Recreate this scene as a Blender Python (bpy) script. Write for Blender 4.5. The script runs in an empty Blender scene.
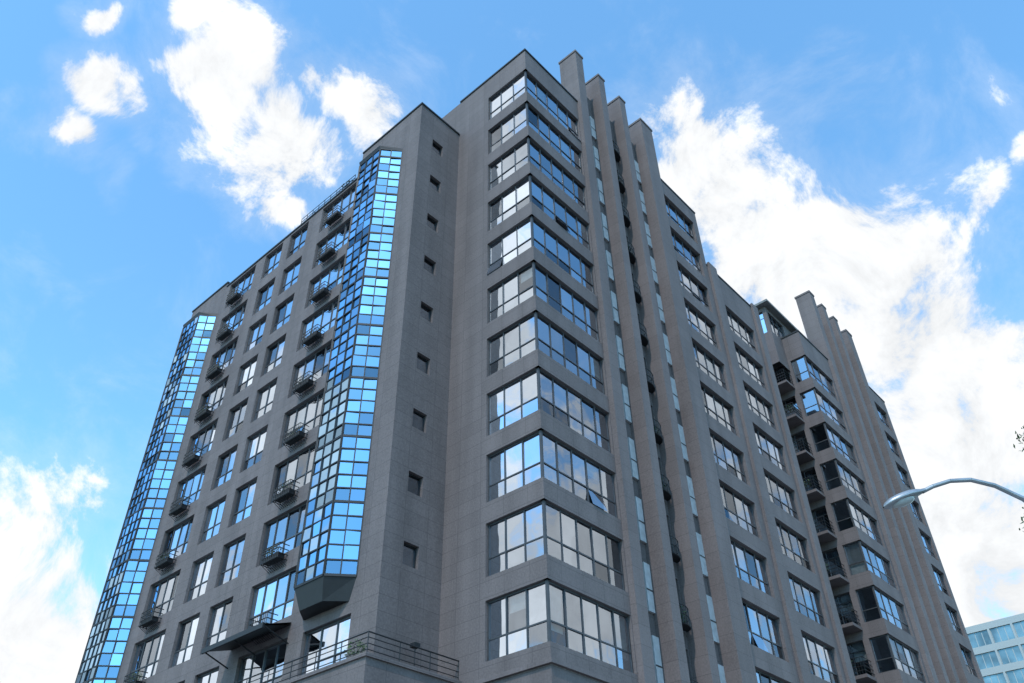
import bpy, math, random
from mathutils import Vector, Matrix
random.seed(7)
scene=bpy.context.scene
COL=scene.collection
EYE=1.6

# ------------------------------------------------------------------ helpers
def V(*a): return Vector(a)
class MB:
    def __init__(s): s.v=[]; s.f=[]; s.c=[]
    def quad(s,a,b,c,d,col=None):
        i=len(s.v); s.v+= [tuple(a),tuple(b),tuple(c),tuple(d)]; s.f.append((i,i+1,i+2,i+3)); s.c.append(col)
    def tri(s,a,b,c,col=None):
        i=len(s.v); s.v+= [tuple(a),tuple(b),tuple(c)]; s.f.append((i,i+1,i+2)); s.c.append(col)
    def box(s,x0,x1,y0,y1,z0,z1):
        s.obox(V(0,0,0),V(1,0,0),V(0,1,0),x0,x1,z0,z1,y0,y1)
    def obox(s,O,U,N,u0,u1,z0,z1,n0,n1):
        Z=V(0,0,1)
        P=[O+U*u+Z*z+N*n for n in (n0,n1) for z in (z0,z1) for u in (u0,u1)]
        i=len(s.v); s.v+=[tuple(p) for p in P]
        for f in ((0,1,3,2),(4,6,7,5),(0,4,5,1),(2,3,7,6),(0,2,6,4),(1,5,7,3)):
            s.f.append(tuple(i+k for k in f)); s.c.append(None)
    def tube(s,a,b,r0,r1,n=8,cap=False):
        a=Vector(a); b=Vector(b); d=(b-a).normalized()
        t=d.cross(V(0,0,1)); 
        if t.length<1e-3: t=V(1,0,0)
        t.normalize(); q=d.cross(t)
        i=len(s.v)
        for P,r in((a,r0),(b,r1)):
            for k in range(n):
                an=2*math.pi*k/n; s.v.append(tuple(P+t*r*math.cos(an)+q*r*math.sin(an)))
        for k in range(n):
            s.f.append((i+k,i+(k+1)%n,i+n+(k+1)%n,i+n+k)); s.c.append(None)
        if cap:
            s.f.append(tuple(i+k for k in range(n))); s.c.append(None)
            s.f.append(tuple(i+n+k for k in range(n))); s.c.append(None)
    def build(s,name,mat,parent=None,smooth=False,recalc=True):
        me=bpy.data.meshes.new(name); me.from_pydata(s.v,[],s.f); me.materials.append(mat)
        if any(c is not None for c in s.c):
            at=me.color_attributes.new(name="tint",type='FLOAT_COLOR',domain='CORNER')
            k=0
            for f,c in zip(s.f,s.c):
                for _ in f:
                    at.data[k].color=(c or (1,1,1))+(1,); k+=1
        if recalc:
            import bmesh
            bm=bmesh.new(); bm.from_mesh(me); bmesh.ops.recalc_face_normals(bm,faces=bm.faces); bm.to_mesh(me); bm.free()
        if smooth:
            for p in me.polygons: p.use_smooth=True
        o=bpy.data.objects.new(name,me); COL.objects.link(o)
        if parent: o.parent=parent
        return o
def empty(name):
    o=bpy.data.objects.new(name,None); COL.objects.link(o); return o

def newmat(name):
    m=bpy.data.materials.new(name); m.use_nodes=True; nt=m.node_tree
    b=nt.nodes['Principled BSDF']; return m,nt,b
def N(nt,t,**k):
    n=nt.nodes.new(t)
    for a,b in k.items(): setattr(n,a,b)
    return n
def simple(name,col,rough=.6,metal=0,var=.15,scale=4):
    m,nt,b=newmat(name)
    tc=N(nt,'ShaderNodeTexCoord'); no=N(nt,'ShaderNodeTexNoise'); no.inputs['Scale'].default_value=scale; no.inputs['Detail'].default_value=3
    nt.links.new(tc.outputs['Object'],no.inputs['Vector'])
    mr=N(nt,'ShaderNodeMapRange'); mr.inputs['To Min'].default_value=1-var; mr.inputs['To Max'].default_value=1+var
    mr.inputs['From Min'].default_value=.3; mr.inputs['From Max'].default_value=.7
    nt.links.new(no.outputs['Fac'],mr.inputs['Value'])
    vm=N(nt,'ShaderNodeVectorMath',operation='SCALE'); vm.inputs[0].default_value=col
    nt.links.new(mr.outputs[0],vm.inputs['Scale']); nt.links.new(vm.outputs[0],b.inputs['Base Color'])
    b.inputs['Roughness'].default_value=rough; b.inputs['Metallic'].default_value=metal
    return m

def wallmat(name,col,bw=1.25,bh=.62,jt=.68):
    m,nt,b=newmat(name); L=nt.links.new
    tc=N(nt,'ShaderNodeTexCoord'); sx=N(nt,'ShaderNodeSeparateXYZ'); L(tc.outputs['Object'],sx.inputs[0])
    ad=N(nt,'ShaderNodeMath',operation='ADD'); L(sx.outputs[0],ad.inputs[0]); L(sx.outputs[1],ad.inputs[1])
    cx=N(nt,'ShaderNodeCombineXYZ'); L(ad.outputs[0],cx.inputs[0]); L(sx.outputs[2],cx.inputs[1])
    br=N(nt,'ShaderNodeTexBrick'); br.offset=0.0; br.squash=1
    br.inputs['Scale'].default_value=1; br.inputs['Brick Width'].default_value=bw; br.inputs['Row Height'].default_value=bh
    br.inputs['Mortar Size'].default_value=.012; br.inputs['Mortar Smooth'].default_value=.3; br.inputs['Bias'].default_value=0
    c=Vector(col)
    br.inputs['Color1'].default_value=(*(c*.95),1); br.inputs['Color2'].default_value=(*(c*1.05),1); br.inputs['Mortar'].default_value=(*(c*jt),1)
    L(cx.outputs[0],br.inputs['Vector'])
    mp=N(nt,'ShaderNodeMapping'); mp.inputs['Scale'].default_value=(1.2,1.2,.12); L(tc.outputs['Object'],mp.inputs[0])
    n1=N(nt,'ShaderNodeTexNoise'); n1.inputs['Scale'].default_value=1; n1.inputs['Detail'].default_value=4; L(mp.outputs[0],n1.inputs['Vector'])
    n2=N(nt,'ShaderNodeTexNoise'); n2.inputs['Scale'].default_value=14; n2.inputs['Detail'].default_value=3; L(tc.outputs['Object'],n2.inputs['Vector'])
    a=N(nt,'ShaderNodeMath',operation='ADD'); L(n1.outputs['Fac'],a.inputs[0]); L(n2.outputs['Fac'],a.inputs[1])
    mr=N(nt,'ShaderNodeMapRange'); mr.inputs['From Min'].default_value=.7; mr.inputs['From Max'].default_value=1.3
    mr.inputs['To Min'].default_value=.78; mr.inputs['To Max'].default_value=1.2; L(a.outputs[0],mr.inputs['Value'])
    vm=N(nt,'ShaderNodeVectorMath',operation='SCALE'); L(br.outputs['Color'],vm.inputs[0]); L(mr.outputs[0],vm.inputs['Scale'])
    L(vm.outputs[0],b.inputs['Base Color'])
    b.inputs['Roughness'].default_value=.7; b.inputs['Specular IOR Level'].default_value=.25
    return m

def glassmat(name,tint,dark,refl,top=.97):
    m=bpy.data.materials.new(name); m.use_nodes=True; nt=m.node_tree; nt.nodes.clear(); L=nt.links.new
    out=N(nt,'ShaderNodeOutputMaterial')
    at=N(nt,'ShaderNodeAttribute'); at.attribute_name='tint'
    gl=N(nt,'ShaderNodeBsdfGlossy'); gl.inputs['Roughness'].default_value=.015; gl.inputs['Color'].default_value=(*tint,1)
    tr=N(nt,'ShaderNodeBsdfTransparent'); tr.inputs['Color'].default_value=(*dark,1)
    geo=N(nt,'ShaderNodeTexCoord'); no=N(nt,'ShaderNodeTexNoise'); no.inputs['Scale'].default_value=.7; no.inputs['Detail'].default_value=1
    L(geo.outputs['Object'],no.inputs['Vector'])
    bp=N(nt,'ShaderNodeBump'); bp.inputs['Strength'].default_value=.25; bp.inputs['Distance'].default_value=.05; L(no.outputs['Fac'],bp.inputs['Height']); L(bp.outputs[0],gl.inputs['Normal'])
    fr=N(nt,'ShaderNodeLayerWeight'); fr.inputs['Blend'].default_value=.35
    mr=N(nt,'ShaderNodeMapRange'); mr.inputs['From Min'].default_value=.0; mr.inputs['From Max'].default_value=1; mr.inputs['To Min'].default_value=refl; mr.inputs['To Max'].default_value=top
    L(fr.outputs['Fresnel'],mr.inputs['Value'])
    mu=N(nt,'ShaderNodeMath',operation='MULTIPLY',use_clamp=True); L(mr.outputs[0],mu.inputs[0]); L(at.outputs['Fac'],mu.inputs[1])
    mx=N(nt,'ShaderNodeMixShader'); L(mu.outputs[0],mx.inputs[0]); L(tr.outputs[0],mx.inputs[1]); L(gl.outputs[0],mx.inputs[2])
    L(mx.outputs[0],out.inputs[0]); return m

M_wall=wallmat('stone_cladding',(.126,.104,.104))
M_wall2=wallmat('stone_cladding_smooth',(.131,.108,.108),2.5,.775)
M_roof=simple('roof_membrane',(.16,.16,.16),.9)
M_frame=simple('window_frame_metal',(.055,.055,.06),.45,.3)
M_dark=simple('dark_metal',(.012,.013,.016),.55,.2)
M_glass=glassmat('window_glass',(.76,.85,.95),(.5,.55,.6),.42,.92)
M_bglass=glassmat('blue_bay_glass',(.40,.64,.86),(.10,.2,.35),.64)
M_int=simple('dark_interior',(.035,.036,.04),.9,0,.4,1)
M_blind=simple('window_blind',(.50,.48,.43),.8)
M_white=simple('white_spandrel_panel',(.42,.42,.44),.4)
M_leaf=simple('foliage',(.04,.07,.02),.75,0,.5,6)
M_bark=simple('bark',(.09,.07,.05),.9)

# ------------------------------------------------------------------ building
B=empty('apartment_building'); B.location=(0,0,0)
wall=MB(); glass=MB(); bglass=MB(); frame=MB(); dark=MB(); interior=MB(); blind=MB(); white=MB(); roof=MB(); leaf=MB(); bframe=MB(); smooth=MB()

def leaves(mb,c,r,n,s=.09,sq=1.0):
    for _ in range(n):
        while True:
            p=V(random.uniform(-1,1),random.uniform(-1,1),random.uniform(-1,1))
            if p.length<1: break
        p=V(p.x*r[0],p.y*r[1],p.z*r[2])+Vector(c)
        a=V(random.gauss(0,1),random.gauss(0,1),random.gauss(0,1)).normalized(); b=a.orthogonal().normalized()
        k=s*random.uniform(.6,1.4)
        mb.quad(p-a*k,p+b*k*.5,p+a*k,p-b*k*.5)

def window(O,U,Nn,u0,u1,z0,z1,rev,cols,trans,depthroom=1.2,fw=.055,blindp=.25,gm=None,fr=None,corner=False):
    gm=gm or glass; fr=fr or frame
    Z=V(0,0,1)
    us=[u0+(u1-u0)*c for c in cols]; zs=[z0+(z1-z0)*t for t in trans]
    n0,n1=-rev-.05,-rev+.03
    e=fw*1.2
    fr.obox(O,U,Nn,u0,u0+e,z0,z1,n0,n1); fr.obox(O,U,Nn,u1-e,u1,z0,z1,n0,n1)
    fr.obox(O,U,Nn,u0+e,u1-e,z0,z0+e,n0,n1); fr.obox(O,U,Nn,u0+e,u1-e,z1-e,z1,n0,n1)
    for u in us: fr.obox(O,U,Nn,u-fw/2,u+fw/2,z0+e,z1-e,n0,n1-.003)
    for z in zs: fr.obox(O,U,Nn,u0+e,u1-e,z-fw/2,z+fw/2,n0,n1-.008)
    ue=[u0]+us+[u1]; ze=[z0]+zs+[z1]
    kw=random.choice([1,1,1,.9,.7])
    for i in range(len(ue)-1):
        for j in range(len(ze)-1):
            tl=[random.gauss(0,.006) for _ in range(2)]
            P=[]
            du=ue[i+1]-ue[i]; dz=ze[j+1]-ze[j]
            opened=random.random()<.025 and j==0
            if opened: tl=[0,-.0]
            for (a,b,s) in((ue[i],ze[j],.22 if opened else 0),(ue[i+1],ze[j],.22 if opened else tl[0]*du),(ue[i+1],ze[j+1],tl[0]*du+tl[1]*dz),(ue[i],ze[j+1],tl[1]*dz)):
                P.append(O+U*a+Z*b+Nn*(-rev-.012+s))
            k=random.uniform(.75,1.12)*kw
            if random.random()<.13: k*=.4
            gm.quad(*P,col=(k,k,k))
    d=-rev-depthroom
    A=lambda u,z,n:O+U*u+Z*z+Nn*n
    ub=u0+depthroom if corner else u0
    interior.quad(A(ub,z0,d),A(u1,z0,d),A(u1,z1,d),A(ub,z1,d))
    m=-rev-.06
    if corner:
        interior.quad(A(u0+.03,z1,m),A(u1,z1,m),A(u1,z1,d),A(ub,z1,d)); interior.quad(A(u0+.03,z0,m),A(u1,z0,m),A(u1,z0,d),A(ub,z0,d))
    else:
        interior.quad(A(u0,z1,d),A(u1,z1,d),A(u1,z1,m),A(u0,z1,m)); interior.quad(A(u0,z0,d),A(u1,z0,d),A(u1,z0,m),A(u0,z0,m))
        interior.quad(A(u0,z0,d),A(u0,z1,d),A(u0,z1,m),A(u0,z0,m))
    interior.quad(A(u1,z0,d),A(u1,z1,d),A(u1,z1,m),A(u1,z0,m))
    for i in range(len(ue)-1):
        if random.random()<blindp:
            h=random.choice([.3,.5,.75,1.0])*(z1-z0)
            blind.quad(A(ue[i]+.06,z1-h,-rev-.13),A(ue[i+1]-.04,z1-h,-rev-.13),A(ue[i+1]-.04,z1,-rev-.13),A(ue[i]+.06,z1,-rev-.13))

def facade(O,U,Nn,u0,u1,z0,z1,ops,rev=.25,mb=None):
    mb=mb or wall
    us=sorted(set([round(u0,4),round(u1,4)]+[round(min(max(o[k],u0),u1),4) for o in ops for k in(0,1)]))
    zs=sorted(set([round(z0,4),round(z1,4)]+[round(min(max(o[k],z0),z1),4) for o in ops for k in(2,3)]))
    A=lambda u,z,n:O+U*u+V(0,0,1)*z+Nn*n
    for i in range(len(us)-1):
        for j in range(len(zs)-1):
            um=(us[i]+us[i+1])/2; zm=(zs[j]+zs[j+1])/2
            if any(o[0]<um<o[1] and o[2]<zm<o[3] for o in ops): continue
            mb.quad(A(us[i],zs[j],0),A(us[i+1],zs[j],0),A(us[i+1],zs[j+1],0),A(us[i],zs[j+1],0))
    for o in ops:
        a,b,c,d=o[:4]; r=(o[4] if len(o)>4 else rev)+.06
        if a>u0+.001: mb.quad(A(a,c,0),A(a,d,0),A(a,d,-r),A(a,c,-r))
        if b<u1-.001: mb.quad(A(b,c,0),A(b,d,0),A(b,d,-r),A(b,c,-r))
        mb.quad(A(a,c,0),A(b,c,0),A(b,c,-r),A(a,c,-r)); mb.quad(A(a,d,0),A(b,d,0),A(b,d,-r),A(a,d,-r))

E=EYE
UX,UY=V(1,0,0),V(0,1,0); NX,NY=V(-1,0,0),V(0,-1,0)
XT,YT=21.5,17.7
XW,YW=18.45,23.1
H=3.1
ROWZ=[11.93+E+H*k for k in range(11)]
WH=2.2
O=V(XT,YT,0)
ops=[(0,3.0,h-WH,h,.16) for h in ROWZ]
facade(O,UY,NX,0,YW-YT,0,44.8+E,ops)
for h in ROWZ: window(O,UY,NX,.16,3.0,h-WH,h,.16,[.34,.68],[.36],blindp=.12,corner=True)
ops=[(0,4.9,h-WH,h,.16) for h in ROWZ]
facade(O,UX,NY,0,4.95,0,44.8+E,ops)
for h in ROWZ: window(O,UX,NY,.16,4.9,h-WH,h,.16,[.2,.4,.6,.8],[.36],blindp=.12,corner=True)
for h in ROWZ: frame.box(XT+.1,XT+.2,YT+.1,YT+.2,h-WH+.004,h-.004)
def coping(x0,x1,y0,y1,z,t=.12,w=.3,mb=None):
    (mb or dark).box(x0,x1,y0,y1,z,z+t)
coping(XT-.06,XT+.3,YT-.06,YW,44.8+E); coping(XT+.3,XT+4.95,YT-.06,YT+.3,44.8+E)
roof.box(XT+.3,35,YT+1.5,33,44.0+E,44.2+E)
wall.quad(V(XT,YW,39+E),V(XT,33,39+E),V(XT,33,44.8+E),V(XT,YW,44.8+E))
wall.quad(V(XT,33,0),V(47,33,0),V(47,33,44.8+E),V(XT,33,44.8+E))

# --- piers & recessed bays
PR=.28; RC=.6
def piers(xs,ztop,ztb,yface=YT):
    for i,(a,b) in enumerate(xs):
        smooth.box(a,b,yface-PR,yface+1.1,0,ztop)
        smooth.box(a-.05,b+.05,yface-PR-.05,yface+1.15,ztop,ztop+.18)
    for i in range(len(xs)-1):
        a=xs[i][1]; b=xs[i+1][0]; w=b-a
        OO=V(a,yface+RC,0)
        hs=[11.93+E+H*k for k in range(-3,12)]
        m=w*.04; wr=w*.72 if i%3!=1 else w*.96
        ops=[(m,wr,h-2.25,h,.12) for h in hs]
        facade(OO,UX,NY,0,w,0,ztb,ops)
        wall.box(a,b,yface+RC+.01,yface+1.05,ztb-.5,ztb)
        for k,h in enumerate(hs):
            window(OO,UX,NY,m,wr,h-2.25,h,.12,[.5],[.36],blindp=.3)
            if i%3!=1:
                white.obox(OO,UX,NY,w*.74,w-.02,h-2.2,h-.1,.0,.12)
                frame.obox(OO,UX,NY,w*.74,w-.02,h-1.3,h-1.25,.12,.14)
            else:
                cx=w*.5; z=h-2.35; R=w*.46
                n=7; pts=[]
                for q in range(n+1):
                    an=math.pi*q/n; pts.append((cx-R*math.cos(an), .52*math.sin(an)+.06))
                for q in range(n):
                    p0=OO+UX*pts[q][0]+NY*pts[q][1]; p1=OO+UX*pts[q+1][0]+NY*pts[q+1][1]
                    for zz in (0,.4,.8):
                        dark.tube(p0+V(0,0,z+zz),p1+V(0,0,z+zz),.022,.022,4)
                    dark.tube(p0+V(0,0,z),p0+V(0,0,z+.8),.014,.014,4)
                    pm=(p0+p1)/2; dark.tube(pm+V(0,0,z),pm+V(0,0,z+.8),.014,.014,4)
                    c0=OO+UX*cx
                    dark.tri(c0+V(0,0,z),p0+V(0,0,z),p1+V(0,0,z))
                if random.random()<.4: leaves(leaf,OO+UX*cx+NY*.3+V(0,0,z+.5),(.5,.2,.4),90)
piers([(26.45,27.2),(28.95,29.6),(31.35,32.0),(33.9,35.3)],50.2+E,48.2+E)

# --- section R1 / R2
HR=[12.2+E+3.19*k for k in range(-3,11)]
OR=V(35.3,YT,0)
ops=[(.35,4.3,h-2.2,h,.22) for h in HR]
facade(OR,UX,NY,0,4.9,0,45.5+E,ops)
for h in HR: window(OR,UX,NY,.35,4.3,h-2.2,h,.22,[.25,.5,.75],[.36],blindp=.25)
coping(35.3,40.2,YT-.05,YT+.3,45.5+E)
OR2=V(40.2,YT,0); HR2=HR[:-2]; ZR2=40.3+E
ops=[(1.6,5.5,h-2.2,h,.22) for h in HR2]
facade(OR2,UX,NY,0,6.8,0,ZR2,ops)
for h in HR2: window(OR2,UX,NY,1.6,5.5,h-2.2,h,.22,[.25,.5,.75],[.36],blindp=.25)
coping(40.2,47,YT-.05,YT+.3,ZR2)
wall.quad(V(40.2,YT,39+E),V(40.2,33,39+E),V(40.2,33,45.5+E),V(40.2,YT,45.5+E))
roof.box(40.2,47,YT+.3,33,ZR2-.4,ZR2-.2)
smooth.box(40.3,41.3,YT-.18,YT,0,ZR2+.3)
smooth.box(46.2,47,YT-.18,YT,0,ZR2+.3)
wall.quad(V(47,YT,0),V(47,33,0),V(47,33,ZR2),V(47,YT,ZR2))
YR=21.6
OB=V(47,YR,0); ops=[(1.5,6.5,h-2.3,h,.15) for h in HR2]
facade(OB,UX,NY,0,8,0,ZR2,ops)
for h in HR2: window(OB,UX,NY,1.5,6.5,h-2.3,h,.15,[.25,.5,.75],[.8],blindp=.3)
roof.box(47,55,YR+.2,33,ZR2-.4,ZR2-.2)
# --- second tower
X2=55.0; Z2=43.3+E
O2=V(X2,YT,0); H2=[h for h in HR if h<Z2-.6]
ops=[(0,1.3,h-WH,h,.16) for h in H2]+[(1.7,3.6,h-WH-.1,h,.2) for h in H2]
facade(O2,UY,NX,0,YR-YT,0,Z2,ops)
for h in H2:
    window(O2,UY,NX,.16,1.3,h-WH,h,.16,[],[.36],blindp=.1,corner=True)
    window(O2,UY,NX,1.7,3.6,h-WH-.1,h,.2,[.5],[.75],blindp=.3)
    z=h-WH-.25
    wall.box(X2-1.4,X2-.002,YT+1.5,YR-.01,z-.2,z)
    for zz in (.25,.5,.75,1.05):
        dark.tube(V(X2-1.35,YT+1.55,z+zz),V(X2-1.35,YR,z+zz),.025,.025,5)
        dark.tube(V(X2-1.35,YT+1.55,z+zz),V(X2,YT+1.55,z+zz),.025,.025,5)
    for q in range(13):
        y=YT+1.55+q*.18; dark.tube(V(X2-1.35,y,z),V(X2-1.35,y,z+1.05),.012,.012,4)
    if random.random()<.5: leaves(leaf,V(X2-1.1,YT+random.uniform(1.9,3),z+.8),(.3,.5,.4),120)
ops=[(0,4.9,h-WH,h,.16) for h in H2]
facade(O2,UX,NY,0,5.3,0,Z2,ops)
for h in H2: window(O2,UX,NY,.16,4.9,h-WH,h,.16,[.25,.5,.75],[.36],blindp=.3,corner=True)
for h in H2: frame.box(X2+.1,X2+.2,YT+.1,YT+.2,h-WH+.004,h-.004)
coping(X2-.06,X2+.3,YT-.06,33,Z2); coping(X2+.3,X2+5.3,YT-.06,YT+.3,Z2)
roof.box(X2+.3,73.5,YT+1.5,33,Z2-.6,Z2-.4)
wall.quad(V(X2,YR,39+E),V(X2,33,39+E),V(X2,33,Z2),V(X2,YR,Z2))
piers([(60.3,61.2),(62.8,63.6),(65.2,66.0),(67.9,69.1)],51.0+E,48.8+E)
O3=V(69.1,YT,0)
ops=[(.5,3.9,h-2.2,h,.22) for h in HR]
facade(O3,UX,NY,0,4.5,0,45.6+E,ops)
for h in HR: window(O3,UX,NY,.5,3.9,h-2.2,h,.22,[.33,.66],[.36],blindp=.25)
coping(69.1,73.6,YT-.05,YT+.3,45.6+E)
wall.quad(V(73.6,YT,0),V(73.6,33,0),V(73.6,33,45.6+E),V(73.6,YT,45.6+E))
wall.quad(V(47,33,0),V(73.6,33,0),V(73.6,33,41+E),V(47,33,41+E))
OP=V(53.2,19.2,0); zp0,zp1=ZR2-.3,47.4
facade(OP,UX,NY,0,6,zp0,zp1,[(.3,2.9,zp1-2.6,zp1-.4,.12)]); window(OP,UX,NY,.3,2.9,zp1-2.6,zp1-.4,.12,[.33,.66],[.7])
facade(OP,UY,NX,0,6,zp0,zp1,[(.3,2.9,zp1-2.6,zp1-.4,.12)]); window(OP,UY,NX,.3,2.9,zp1-2.6,zp1-.4,.12,[.33,.66],[.7])
roof.box(52.7,59.6,18.7,25.6,zp1,zp1+.2)

# --- wing, south return
CW=[13.95+E+3.1*k for k in range(9)]
OW=V(XW,YW,0)
ops=[(1.0,1.8,c-.47,c+.47,.18) for c in CW]
facade(OW,UX,NY,0,XT-XW,0,41.5+E,ops)
for c in CW: window(OW,UX,NY,1.0,1.8,c-.47,c+.47,.18,[],[],.4,fw=.045,blindp=.1,fr=dark)
# --- wing, west face
ops=[]; wins=[]
AC=[13.75+E+3.04*k for k in range(-1,9)]
for i,c in enumerate(AC):
    for (a,b,cols) in ((28.5,31.9,[.25,.5,.75]),(33.3,35.2,[.5]),(36.0,37.9,[.5]),(39.0,42.0,[.25,.5,.75])):
        wins.append((a-YW,b-YW,c-1.08,c+1.08,cols,a))
        ops.append((a-YW,b-YW,c-1.08,c+1.08,.18))
ops.append((24.6-YW,27.5-YW,AC[0]-1.0,AC[0]+1.0,.18)); wins.append((24.6-YW,27.5-YW,AC[0]-1.0,AC[0]+1.0,[.33,.66],0))
facade(OW,UY,NX,0,5.3,0,41.5+E,[o for o in ops if o[1]<5.3])
facade(OW,UY,NX,5.3,19.4,0,39.3+E,[o for o in ops if o[0]>5.3])
facade(OW,UY,NX,19.4,23.9,0,39.7+E,[])
for (a,b,c,d,cols,aa) in wins:
    window(OW,UY,NX,a,b,c,d,.18,cols,[.36],blindp=.2)
    if aa in (28.5,39.0):
        m=(a+b)/2-.15; w=.6; z=c-.42; pd=.5
        for zz in (0,.22,.44,.66):
            for (p,q) in (((m-w,0),(m-w,pd)),((m-w,pd),(m+w,pd)),((m+w,pd),(m+w,0))):
                dark.tube(OW+UY*p[0]+NX*p[1]+V(0,0,z+zz),OW+UY*q[0]+NX*q[1]+V(0,0,z+zz),.022,.022,4)
        for q in range(10):
            u=m-w+2*w*q/9
            dark.tube(OW+UY*u+NX*pd+V(0,0,z),OW+UY*u+NX*pd+V(0,0,z+.66),.014,.014,4)
            dark.tube(OW+UY*u+NX*pd+V(0,0,z),OW+UY*u+NX*.0+V(0,0,z-.25),.014,.014,4)
        dark.obox(OW,UY,NX,m-w+.06,m+w-.06,z+.02,z+.26,.12,.45)
        if random.random()<.65: leaves(leaf,OW+UY*(m+random.uniform(-.2,.2))+NX*.32+V(0,0,z+.45),(.22,.5,random.uniform(.2,.4)),random.randint(60,200),.06)
coping(XW-.06,XW+.3,YW-.06,YW+5.3,41.5+E); coping(XW+.3,XT,YW-.06,YW+.3,41.5+E)
coping(XW-.06,XW+.3,YW+5.3,YW+19.4,39.3+E); coping(XW-.06,XW+.3,YW+19.4,YW+23.96,39.7+E)
wall.quad(V(XW,YW+5.3,39+E),V(XT+8,YW+5.3,39+E),V(XT+8,YW+5.3,41.5+E),V(XW,YW+5.3,41.5+E))
wall.quad(V(XW,47,0),V(33,47,0),V(33,47,39.7+E),V(XW,47,39.7+E))
wall.quad(V(33,33,0),V(33,47,0),V(33,47,39.7+E),V(33,33,39.7+E))
roof.box(XW+.3,XT,YW+.3,YW+5.3,41.0+E,41.2+E); roof.box(XW+.3,33,YW+5.3,47,38.8+E,39.0+E)
for q in range(10):
    y=29.2+q*.6
    dark.tube(V(XW+.2,y,39.3+E),V(XW+.2,y,40.4+E),.02,.02,5)
for zz in (39.8,40.1,40.4): dark.tube(V(XW+.2,29.2,zz+E),V(XW+.2,34.6,zz+E),.02,.02,5)
leaves(leaf,V(XW+.5,30.3,40.2+E),(.4,.9,.5),300,.1); leaves(leaf,V(XW+.6,33.3,40.0+E),(.4,.7,.4),150,.1)

# --- glazed bays
def bay(y0,y1,zb,zt,p,sp):
    poly=[(XW,y0),(XW-p,y0+sp),(XW-p,y1-sp),(XW,y1)]
    for i in range(3):
        a=V(poly[i][0],poly[i][1],0); b=V(poly[i+1][0],poly[i+1][1],0)
        U=(b-a).normalized(); Nn=V(U.y,-U.x,0)
        if Nn.dot(V(-1,0,0))<0: Nn=-Nn
        Ln=(b-a).length; nc=max(1,round(Ln/.52)); nr=round((zt-zb)/.62)
        cu=Ln/nc; cz=(zt-zb)/nr
        for c in range(nc+1):
            w=.07 if c in(0,nc) else .05
            bframe.obox(a,U,Nn,c*cu-w/2,c*cu+w/2,zb,zt,-.06,.03)
        for r in range(nr+1):
            w=.055 if r%5 else .10
            bframe.obox(a,U,Nn,0.02,Ln-.02,zb+r*cz-w/2,zb+r*cz+w/2,-.06,.024)
        for c in range(nc):
            for r in range(nr):
                t=[random.gauss(0,.022),random.gauss(0,.016)]
                A=lambda u,z,n:a+U*u+V(0,0,z)+Nn*n
                k=random.uniform(.72,1.1)
                if r%5==0: k*=.65
                if random.random()<.12: k*=.55
                bglass.quad(A(c*cu,zb+r*cz,-.01),A((c+1)*cu,zb+r*cz,-.01+t[0]*cu),A((c+1)*cu,zb+(r+1)*cz,-.01+t[0]*cu+t[1]*cz),A(c*cu,zb+(r+1)*cz,-.01+t[1]*cz),col=(k,k,k))
        interior.quad(a+V(0,0,zb)-Nn*.5,b+V(0,0,zb)-Nn*.5,b+V(0,0,zt)-Nn*.5,a+V(0,0,zt)-Nn*.5)
    T=[V(x,y,zt) for x,y in poly]; dark.quad(*T)
    T2=[V(x+(.0 if i in(0,3) else -.08),y,zt+.25) for i,(x,y) in enumerate(poly)]
    dark.quad(*T2)
    for i in range(3): dark.quad(T[i],T[i+1],T2[i+1],T2[i])
    Bt=[V(x,y,zb) for x,y in poly]; m=(y0+y1)/2
    Lw=[V(XW,y0+.3,zb-.9),V(XW-p*.75,m-.7,zb-.9),V(XW-p*.75,m+.7,zb-.9),V(XW,y1-.3,zb-.9)]
    for i in range(3): dark.quad(Bt[i],Bt[i+1],Lw[i+1],Lw[i])
    dark.quad(*Lw)
bay(24.5,27.9,13.1+E,38.4+E,.95,.8)
bay(42.9,46.4,4+E,36.9+E,.85,.75)

# --- terrace
XP,YP,ZP=17.2,21.9,9.2+E
facade(V(XP,YP,0),UX,NY,0,XT-XP,0,ZP,[]); facade(V(XP,YP,0),UY,NX,0,17,0,ZP,[(2+3*k,4+3*k,3.5,7,.3) for k in range(4)])
for k in range(4): window(V(XP,YP,0),UY,NX,2+3*k,4+3*k,3.5,7,.3,[.5],[.7])
smooth.box(XP-.08,XP+.25,YP-.08,YP+17,ZP,ZP+.12); smooth.box(XP+.25,XT,YP-.08,YP+.25,ZP,ZP+.12)
roof.box(XP+.2,XW,YP+.2,YP+17,ZP-.5,ZP-.4); roof.box(XW,XT,YP+.2,YW,ZP-.5,ZP-.4)
for zz in (.28,.48,.68,.86):
    r=.026 if zz>.8 else .016
    dark.tube(V(XP+.1,YP+.1,ZP+zz),V(XP+.1,YP+17,ZP+zz),r,r,6); dark.tube(V(XP+.1,YP+.1,ZP+zz),V(XT,YP+.1,ZP+zz),r,r,6)
for q in range(13): dark.tube(V(XP+.1,YP+.1+q*1.4,ZP),V(XP+.1,YP+.1+q*1.4,ZP+.86),.02,.02,6)
for q in range(1,4): dark.tube(V(XP+.1+q*1.4,YP+.1,ZP),V(XP+.1+q*1.4,YP+.1,ZP+.86),.02,.02,6)
smooth.box(XT-.12,XT-.002,YT-.12,YW-1.2,9.0+E,9.15+E); smooth.box(XT-.002,26.4,YT-.12,YT-.002,9.0+E,9.15+E)
zc=12.0+E; ya,yb=28.4,32.6
dark.quad(V(XW-1.25,ya,zc-.05),V(XW-1.25,yb,zc-.05),V(XW,yb,zc+.35),V(XW,ya,zc+.35))
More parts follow.
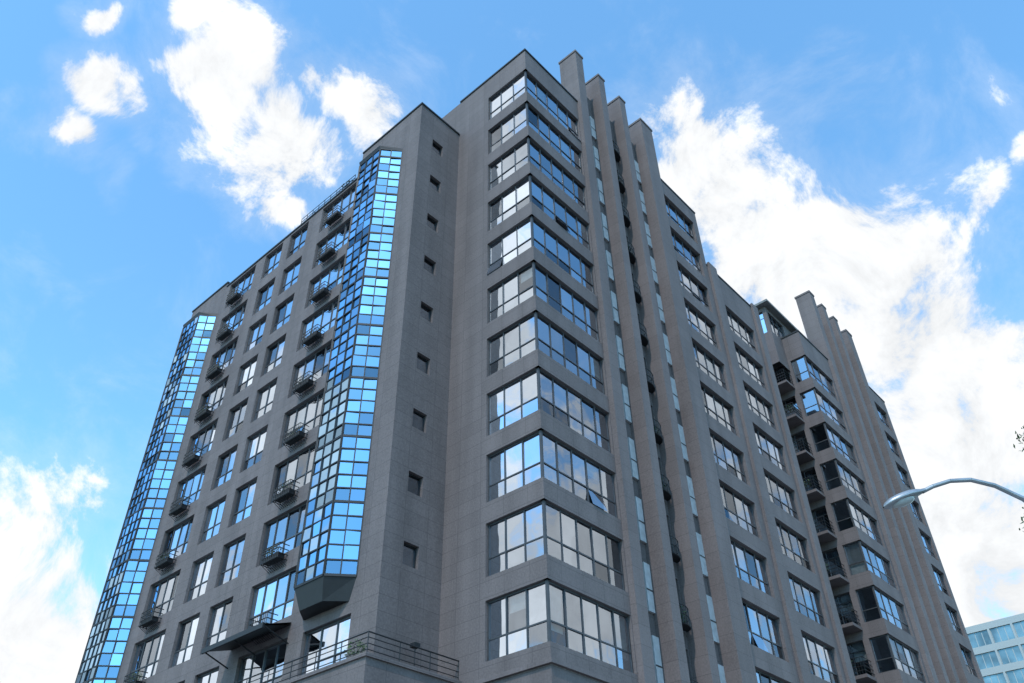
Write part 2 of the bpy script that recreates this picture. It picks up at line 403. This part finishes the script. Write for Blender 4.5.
dark.quad(V(XW-1.25,ya,zc-.12),V(XW-1.25,yb,zc-.12),V(XW,yb,zc+.25),V(XW,ya,zc+.25))
dark.box(XW-1.3,XW-1.22,ya-.05,yb+.05,zc-.2,zc)
for y in (ya,(ya+yb)/2,yb):
    dark.tube(V(XW-1.2,y,zc-.1),V(XW,y,zc-.5),.03,.03,6)
leaves(leaf,V(XP+.7,23.4,ZP+.7),(.3,.5,.4),200,.07)
dark.tube(V(19.9,22.6,ZP-.4),V(19.9,22.6,ZP+1.1),.02,.02,6); dark.box(19.77,20.03,22.47,22.73,ZP+1.1,ZP+1.25)

for mb,nm,mt in((wall,'walls',M_wall),(smooth,'piers_and_trim',M_wall2),(glass,'window_panes',M_glass),(bglass,'glazed_bay_panes',M_bglass),(frame,'window_frames',M_frame),
    (bframe,'glazed_bay_frames',M_dark),(dark,'railings_and_copings',M_dark),(interior,'rooms',M_int),(blind,'blinds',M_blind),(white,'white_spandrels',M_white),(roof,'roofs',M_roof),(leaf,'balcony_plants',M_leaf)):
    mb.build(nm,mt,B,recalc=(nm in('piers_and_trim','railings_and_copings','roofs')))

# ------------------------------------------------------------------ office building (distant)
OF=empty('office_building')
mo,nt,b=newmat('office_concrete'); b.inputs['Base Color'].default_value=(.30,.32,.32,1)
fw=MB(); fg=MB(); 
x0,y0=130,4; zt=43.6; 
A0=V(x0,y0,0)
ops=[]
for r in range(14):
    for c in range(9):
        ops.append((.3+3.04*c,3.04+3.04*c,zt-2.9-2.9*r,zt-.9-2.9*r,.2))
facade(A0,UY,NX,0,27.6,0,zt,ops,mb=fw)
facade(A0,UX,NY,0,27.6,0,zt,ops,mb=fw)
for o in ops:
    for U,Nn in((UY,NX),(UX,NY)):
        P=lambda u,z:A0+U*u+V(0,0,z)-Nn*.2
        for h in(0,1,2):
            k=random.uniform(.6,1.1)
            ua=o[0]+h*.92; fg.quad(P(ua,o[2]),P(ua+.82,o[2]),P(ua+.82,o[3]),P(ua,o[3]),col=(k,k,k))
            fw.quad(P(ua+.82,o[2]),P(ua+.92,o[2]),P(ua+.92,o[3]),P(ua+.82,o[3]))
fw.box(x0,x0+27.6,y0+27.5,y0+27.6,0,zt); fw.box(x0+27.5,x0+27.6,y0,y0+27.5,0,zt); fw.box(x0+.01,x0+27.4,y0+.01,y0+27.4,zt-.4,zt-.2)
fw.box(x0+8,x0+18,y0+8,y0+19,zt,zt+2.6)
M_og=simple('office_glass',(.14,.21,.23),.12,.4,.45,.35)
fw.build('walls_and_roof',mo,OF,recalc=False); fg.build('office_windows',M_og,OF,recalc=False)

# ------------------------------------------------------------------ street lamp
SL=empty('street_lamp'); M_galv=simple('galvanised_steel',(.30,.31,.33),.42,.6); lamp=MB()
path=[V(17.7,1.2,.12),V(17.65,1.25,3),V(17.6,1.3,5.5),V(17.5,1.42,7.0),V(17.3,1.62,7.9),V(17.0,1.95,8.45),V(16.65,2.27,8.93),V(16.3,2.57,9.18),V(15.97,2.86,9.28),V(15.7,3.15,9.26),V(15.5,3.42,9.17),V(15.38,3.6,9.08)]
rr=[.11,.095,.085,.075,.065,.055,.05,.045,.042,.04,.04,.04]
for i in range(len(path)-1): lamp.tube(path[i],path[i+1],rr[i],rr[i+1],12)
lamp.tube(V(17.7,1.2,.12),V(17.7,1.2,.5),.17,.13,12,True)
hd=(V(14.95,4.2,8.85)-V(15.45,3.5,9.12)); Ld=hd.length; hd.normalize(); sd=hd.cross(V(0,0,1)).normalized(); up=sd.cross(hd)
base=V(15.42,3.55,9.1); secs=[(0,.05,.05,0),(.08,.06,.06,0),(.16,.10,.085,0),(.32,.155,.11,0),(.52,.18,.12,-.01),(.70,.165,.105,-.015),(.82,.11,.07,-.02),(.88,.03,.02,-.02)]
ring=[]; n=20
for (t,w,h,o) in secs:
    i=len(lamp.v); ring.append(i)
    for k in range(n):
        an=2*math.pi*k/n; lamp.v.append(tuple(base+hd*t+sd*w*math.cos(an)+up*(h*math.sin(an)*(1 if math.sin(an)>0 else .45)+o)))
for a,bb in zip(ring,ring[1:]):
    for k in range(n): lamp.f.append((a+k,a+(k+1)%n,bb+(k+1)%n,bb+k)); lamp.c.append(None)
lamp.build('pole_arm_and_head',M_galv,SL,smooth=True)
ln=MB(); rg=[]
for j in range(5):
    ph=j/4*math.pi/2; i=len(ln.v); rg.append(i)
    for k in range(n):
        an=2*math.pi*k/n; ln.v.append(tuple(base+hd*(.5+.24*math.cos(ph)*math.cos(an))+sd*.135*math.cos(ph)*math.sin(an)+up*(-.045-.085*math.sin(ph))))
for a,bb in zip(rg,rg[1:]):
    for k in range(n): ln.f.append((a+k,a+(k+1)%n,bb+(k+1)%n,bb+k)); ln.c.append(None)
M_lens=simple('lamp_lens',(.35,.36,.36),.15)
ln.build('lens',M_lens,SL,smooth=True)

# ------------------------------------------------------------------ tree
TR=empty('maple_tree'); tk=MB(); tl=MB()
base=V(20.9,1.35,.12); tk.tube(base,base+V(0,0,3.5),.22,.16,10); tk.tube(base+V(0,0,3.5),base+V(.1,0,12.3),.16,.03,8)
for k in range(44):
    z=random.uniform(3.5,12.2); an=random.uniform(0,6.283); ln_=(1-abs(z-6.5)/9)*2.2+.4
    p0=base+V(0,0,z-.6); p1=p0+V(math.cos(an)*ln_*.9,math.sin(an)*ln_*.9,ln_*.45)
    pm=(p0+p1)/2+V(0,0,.12); tk.tube(p0,pm,.05,.035,6); tk.tube(pm,p1,.035,.012,6)
    for j in range(5):
        t=random.uniform(.35,1.05); c=p0.lerp(p1,t)+V(random.gauss(0,.2),random.gauss(0,.2),random.gauss(0,.2))
        leaves(tl,c,(.42,.42,.3),65,.065)
tk.build('trunk_and_limbs',M_bark,TR); tl.build('crown_leaves',M_leaf,TR,recalc=False)

# ------------------------------------------------------------------ ground
g=MB(); g.quad(V(-900,-900,0),V(900,-900,0),V(900,900,0),V(-900,900,0)); g.build('ground',simple('ground_soil',(.12,.12,.10),.95,0,.2,.3))
r=MB(); r.quad(V(-300,-16,.004),V(400,-16,.004),V(400,-5,.004),V(-300,-5,.004)); r.quad(V(-2,-5,.005),V(11,-5,.005),V(11,300,.005),V(-2,300,.005)); r.build('road',simple('asphalt',(.05,.05,.052),.9,0,.2,2))
mk=MB()
for k in range(-30,40): mk.box(k*6,k*6+3,-10.57,-10.43,.009,.010)
for k in range(1,40): mk.box(4.43,4.57,k*6,k*6+3,.009,.010)
mk.build('road_marking',simple('road_paint',(.75,.75,.72),.7))
pv=MB(); pv.box(11,400,-5,17.2,0,.13); pv.box(11,17.15,17.2,300,0,.13); pv.box(-300,400,-21,-16,0,.13); pv.box(17.16,21.3,17.2,21.8,0,.13); pv.box(-300,-2,-5,300,0,.13)
pv.build('pavement',wallmat('paving',(.30,.29,.28),.6,.6))

# ------------------------------------------------------------------ sky
SUN_EL=math.radians(50); sd_=V(-.84,-.34,0).normalized(); SUN=V(sd_.x*math.cos(SUN_EL),sd_.y*math.cos(SUN_EL),math.sin(SUN_EL))
w=bpy.data.worlds.new("World"); w.name='sky'; scene.world=w; w.use_nodes=True; nt=w.node_tree; nt.nodes.clear(); L=nt.links.new
out=N(nt,'ShaderNodeOutputWorld'); tc=N(nt,'ShaderNodeTexCoord')
sk=N(nt,'ShaderNodeTexSky'); sk.sky_type='NISHITA'; sk.sun_disc=False; sk.sun_elevation=SUN_EL; sk.sun_rotation=math.atan2(SUN.x,SUN.y)
sk.air_density=1.0; sk.dust_density=.5; sk.ozone_density=1.0
hs=N(nt,'ShaderNodeVectorMath',operation='MULTIPLY'); hs.inputs[1].default_value=(1.55,2.45,2.65); L(sk.outputs[0],hs.inputs[0])
bg1=N(nt,'ShaderNodeBackground'); bg1.inputs['Strength'].default_value=.15; L(hs.outputs[0],bg1.inputs[0])
nz=N(nt,'ShaderNodeTexNoise'); nz.inputs['Scale'].default_value=6; nz.inputs['Detail'].default_value=3; L(tc.outputs['Generated'],nz.inputs['Vector'])
s1=N(nt,'ShaderNodeVectorMath',operation='SUBTRACT'); L(nz.outputs['Color'],s1.inputs[0]); s1.inputs[1].default_value=(.5,.5,.5)
s2=N(nt,'ShaderNodeVectorMath',operation='SCALE'); L(s1.outputs[0],s2.inputs[0]); s2.inputs['Scale'].default_value=.2
s3=N(nt,'ShaderNodeVectorMath',operation='ADD'); L(tc.outputs['Generated'],s3.inputs[0]); L(s2.outputs[0],s3.inputs[1])
CL=[(188.6,519.3,729.4,54),(242.9,515.7,682.1,44),(162.4,535.8,739.9,32),(94.3,622.8,731.4,32),(93.5,667.5,695.3,28),(121.6,611.4,715.4,26),
(288.5,434.8,706.6,40),(254.7,457.9,718.7,28),(130.2,509.5,791.3,20),(53.4,591,795.2,18),(283,526,636.9,24),
(525,225,661,60),(577,191,638,66),(645,155,600,68),(689.7,133,570,82),(647.2,189.1,577.7,110),(755.5,126.3,520,88),(832.8,144.3,443.3,105),(895.3,169.1,365.1,130),(944.5,208.6,287.4,150),
(733.7,34.4,624.9,26),(748.3,-15.2,652.3,18),(300.8,900.4,300,98),(305.8,946.4,250,130),
(-21,19,38,100),(-21,21,25,70),(-20,20,13,120),(-18,36,11,130),(24,-17.7,14,140),(38,-17.7,20,100),(42,-17.7,34,80),(52,-17.7,10,120),(-18,28,20,70)]
prev=None
for (x,y,z,r_) in CL:
    c=V(x,y,z).normalized()
    dn=N(nt,'ShaderNodeVectorMath',operation='DISTANCE'); L(s3.outputs[0],dn.inputs[0]); dn.inputs[1].default_value=c
    ma=N(nt,'ShaderNodeMath',operation='MULTIPLY_ADD'); L(dn.outputs['Value'],ma.inputs[0]); ma.inputs[1].default_value=-1/(r_/880); ma.inputs[2].default_value=1
    if prev is None: prev=ma
    else:
        mx=N(nt,'ShaderNodeMath',operation='MAXIMUM'); L(prev.outputs[0],mx.inputs[0]); L(ma.outputs[0],mx.inputs[1]); prev=mx
cl=N(nt,'ShaderNodeClamp'); L(prev.outputs[0],cl.inputs[0]); cl.inputs['Min'].default_value=-1.3; cl.inputs['Max'].default_value=.7
n2=N(nt,'ShaderNodeTexNoise'); n2.inputs['Scale'].default_value=8; n2.inputs['Detail'].default_value=10; n2.inputs['Roughness'].default_value=.66; n2.inputs['Distortion'].default_value=.4; L(tc.outputs['Generated'],n2.inputs['Vector'])
a1=N(nt,'ShaderNodeMath',operation='MULTIPLY_ADD'); L(n2.outputs['Fac'],a1.inputs[0]); a1.inputs[1].default_value=4.4; a1.inputs[2].default_value=-2.2
a2=N(nt,'ShaderNodeMath',operation='ADD'); L(a1.outputs[0],a2.inputs[0]); L(cl.outputs[0],a2.inputs[1])
mr=N(nt,'ShaderNodeMapRange',interpolation_type='SMOOTHSTEP'); mr.inputs['From Min'].default_value=-.35; mr.inputs['From Max'].default_value=.4; L(a2.outputs[0],mr.inputs['Value'])
ve=N(nt,'ShaderNodeMapRange',interpolation_type='SMOOTHSTEP'); ve.inputs['From Min'].default_value=-1.2; ve.inputs['From Max'].default_value=.1; ve.inputs['To Max'].default_value=.16; L(a2.outputs[0],ve.inputs['Value'])
vx=N(nt,'ShaderNodeMath',operation='MAXIMUM'); L(mr.outputs[0],vx.inputs[0]); L(ve.outputs[0],vx.inputs[1])
cr=N(nt,'ShaderNodeMapRange'); cr.inputs['From Min'].default_value=0.35; cr.inputs['From Max'].default_value=.65; cr.inputs['To Min'].default_value=.82; cr.inputs['To Max'].default_value=1.2
L(n2.outputs['Fac'],cr.inputs['Value'])
bg2=N(nt,'ShaderNodeBackground'); bg2.inputs[0].default_value=(.96,.98,1,1); L(cr.outputs[0],bg2.inputs['Strength'])
mxs=N(nt,'ShaderNodeMixShader'); L(vx.outputs[0],mxs.inputs[0]); L(bg1.outputs[0],mxs.inputs[1]); L(bg2.outputs[0],mxs.inputs[2]); L(mxs.outputs[0],out.inputs[0])
sl=bpy.data.lights.new('sun','SUN'); sl.energy=2.6; sl.angle=math.radians(.5); sl.color=(1,.94,.87)
so=bpy.data.objects.new('sun',sl); COL.objects.link(so); so.rotation_euler=SUN.to_track_quat('Z','Y').to_euler()

# ------------------------------------------------------------------ camera
c=bpy.data.cameras.new("camera"); co=bpy.data.objects.new("camera",c); COL.objects.link(co)
c.sensor_width=36; c.lens=36*837/1024; c.clip_end=3000; c.clip_start=.1
right=V(.6738,-.7390,-.0143).normalized(); fwd=V(.5802,.5168,.6291).normalized(); up_=right.cross(fwd).normalized()
m=Matrix((right,up_,-fwd)).transposed().to_4x4(); m.translation=V(0,0,EYE); co.matrix_world=m
scene.camera=co
scene.view_settings.view_transform='Standard'; scene.view_settings.look='None'; scene.view_settings.exposure=0
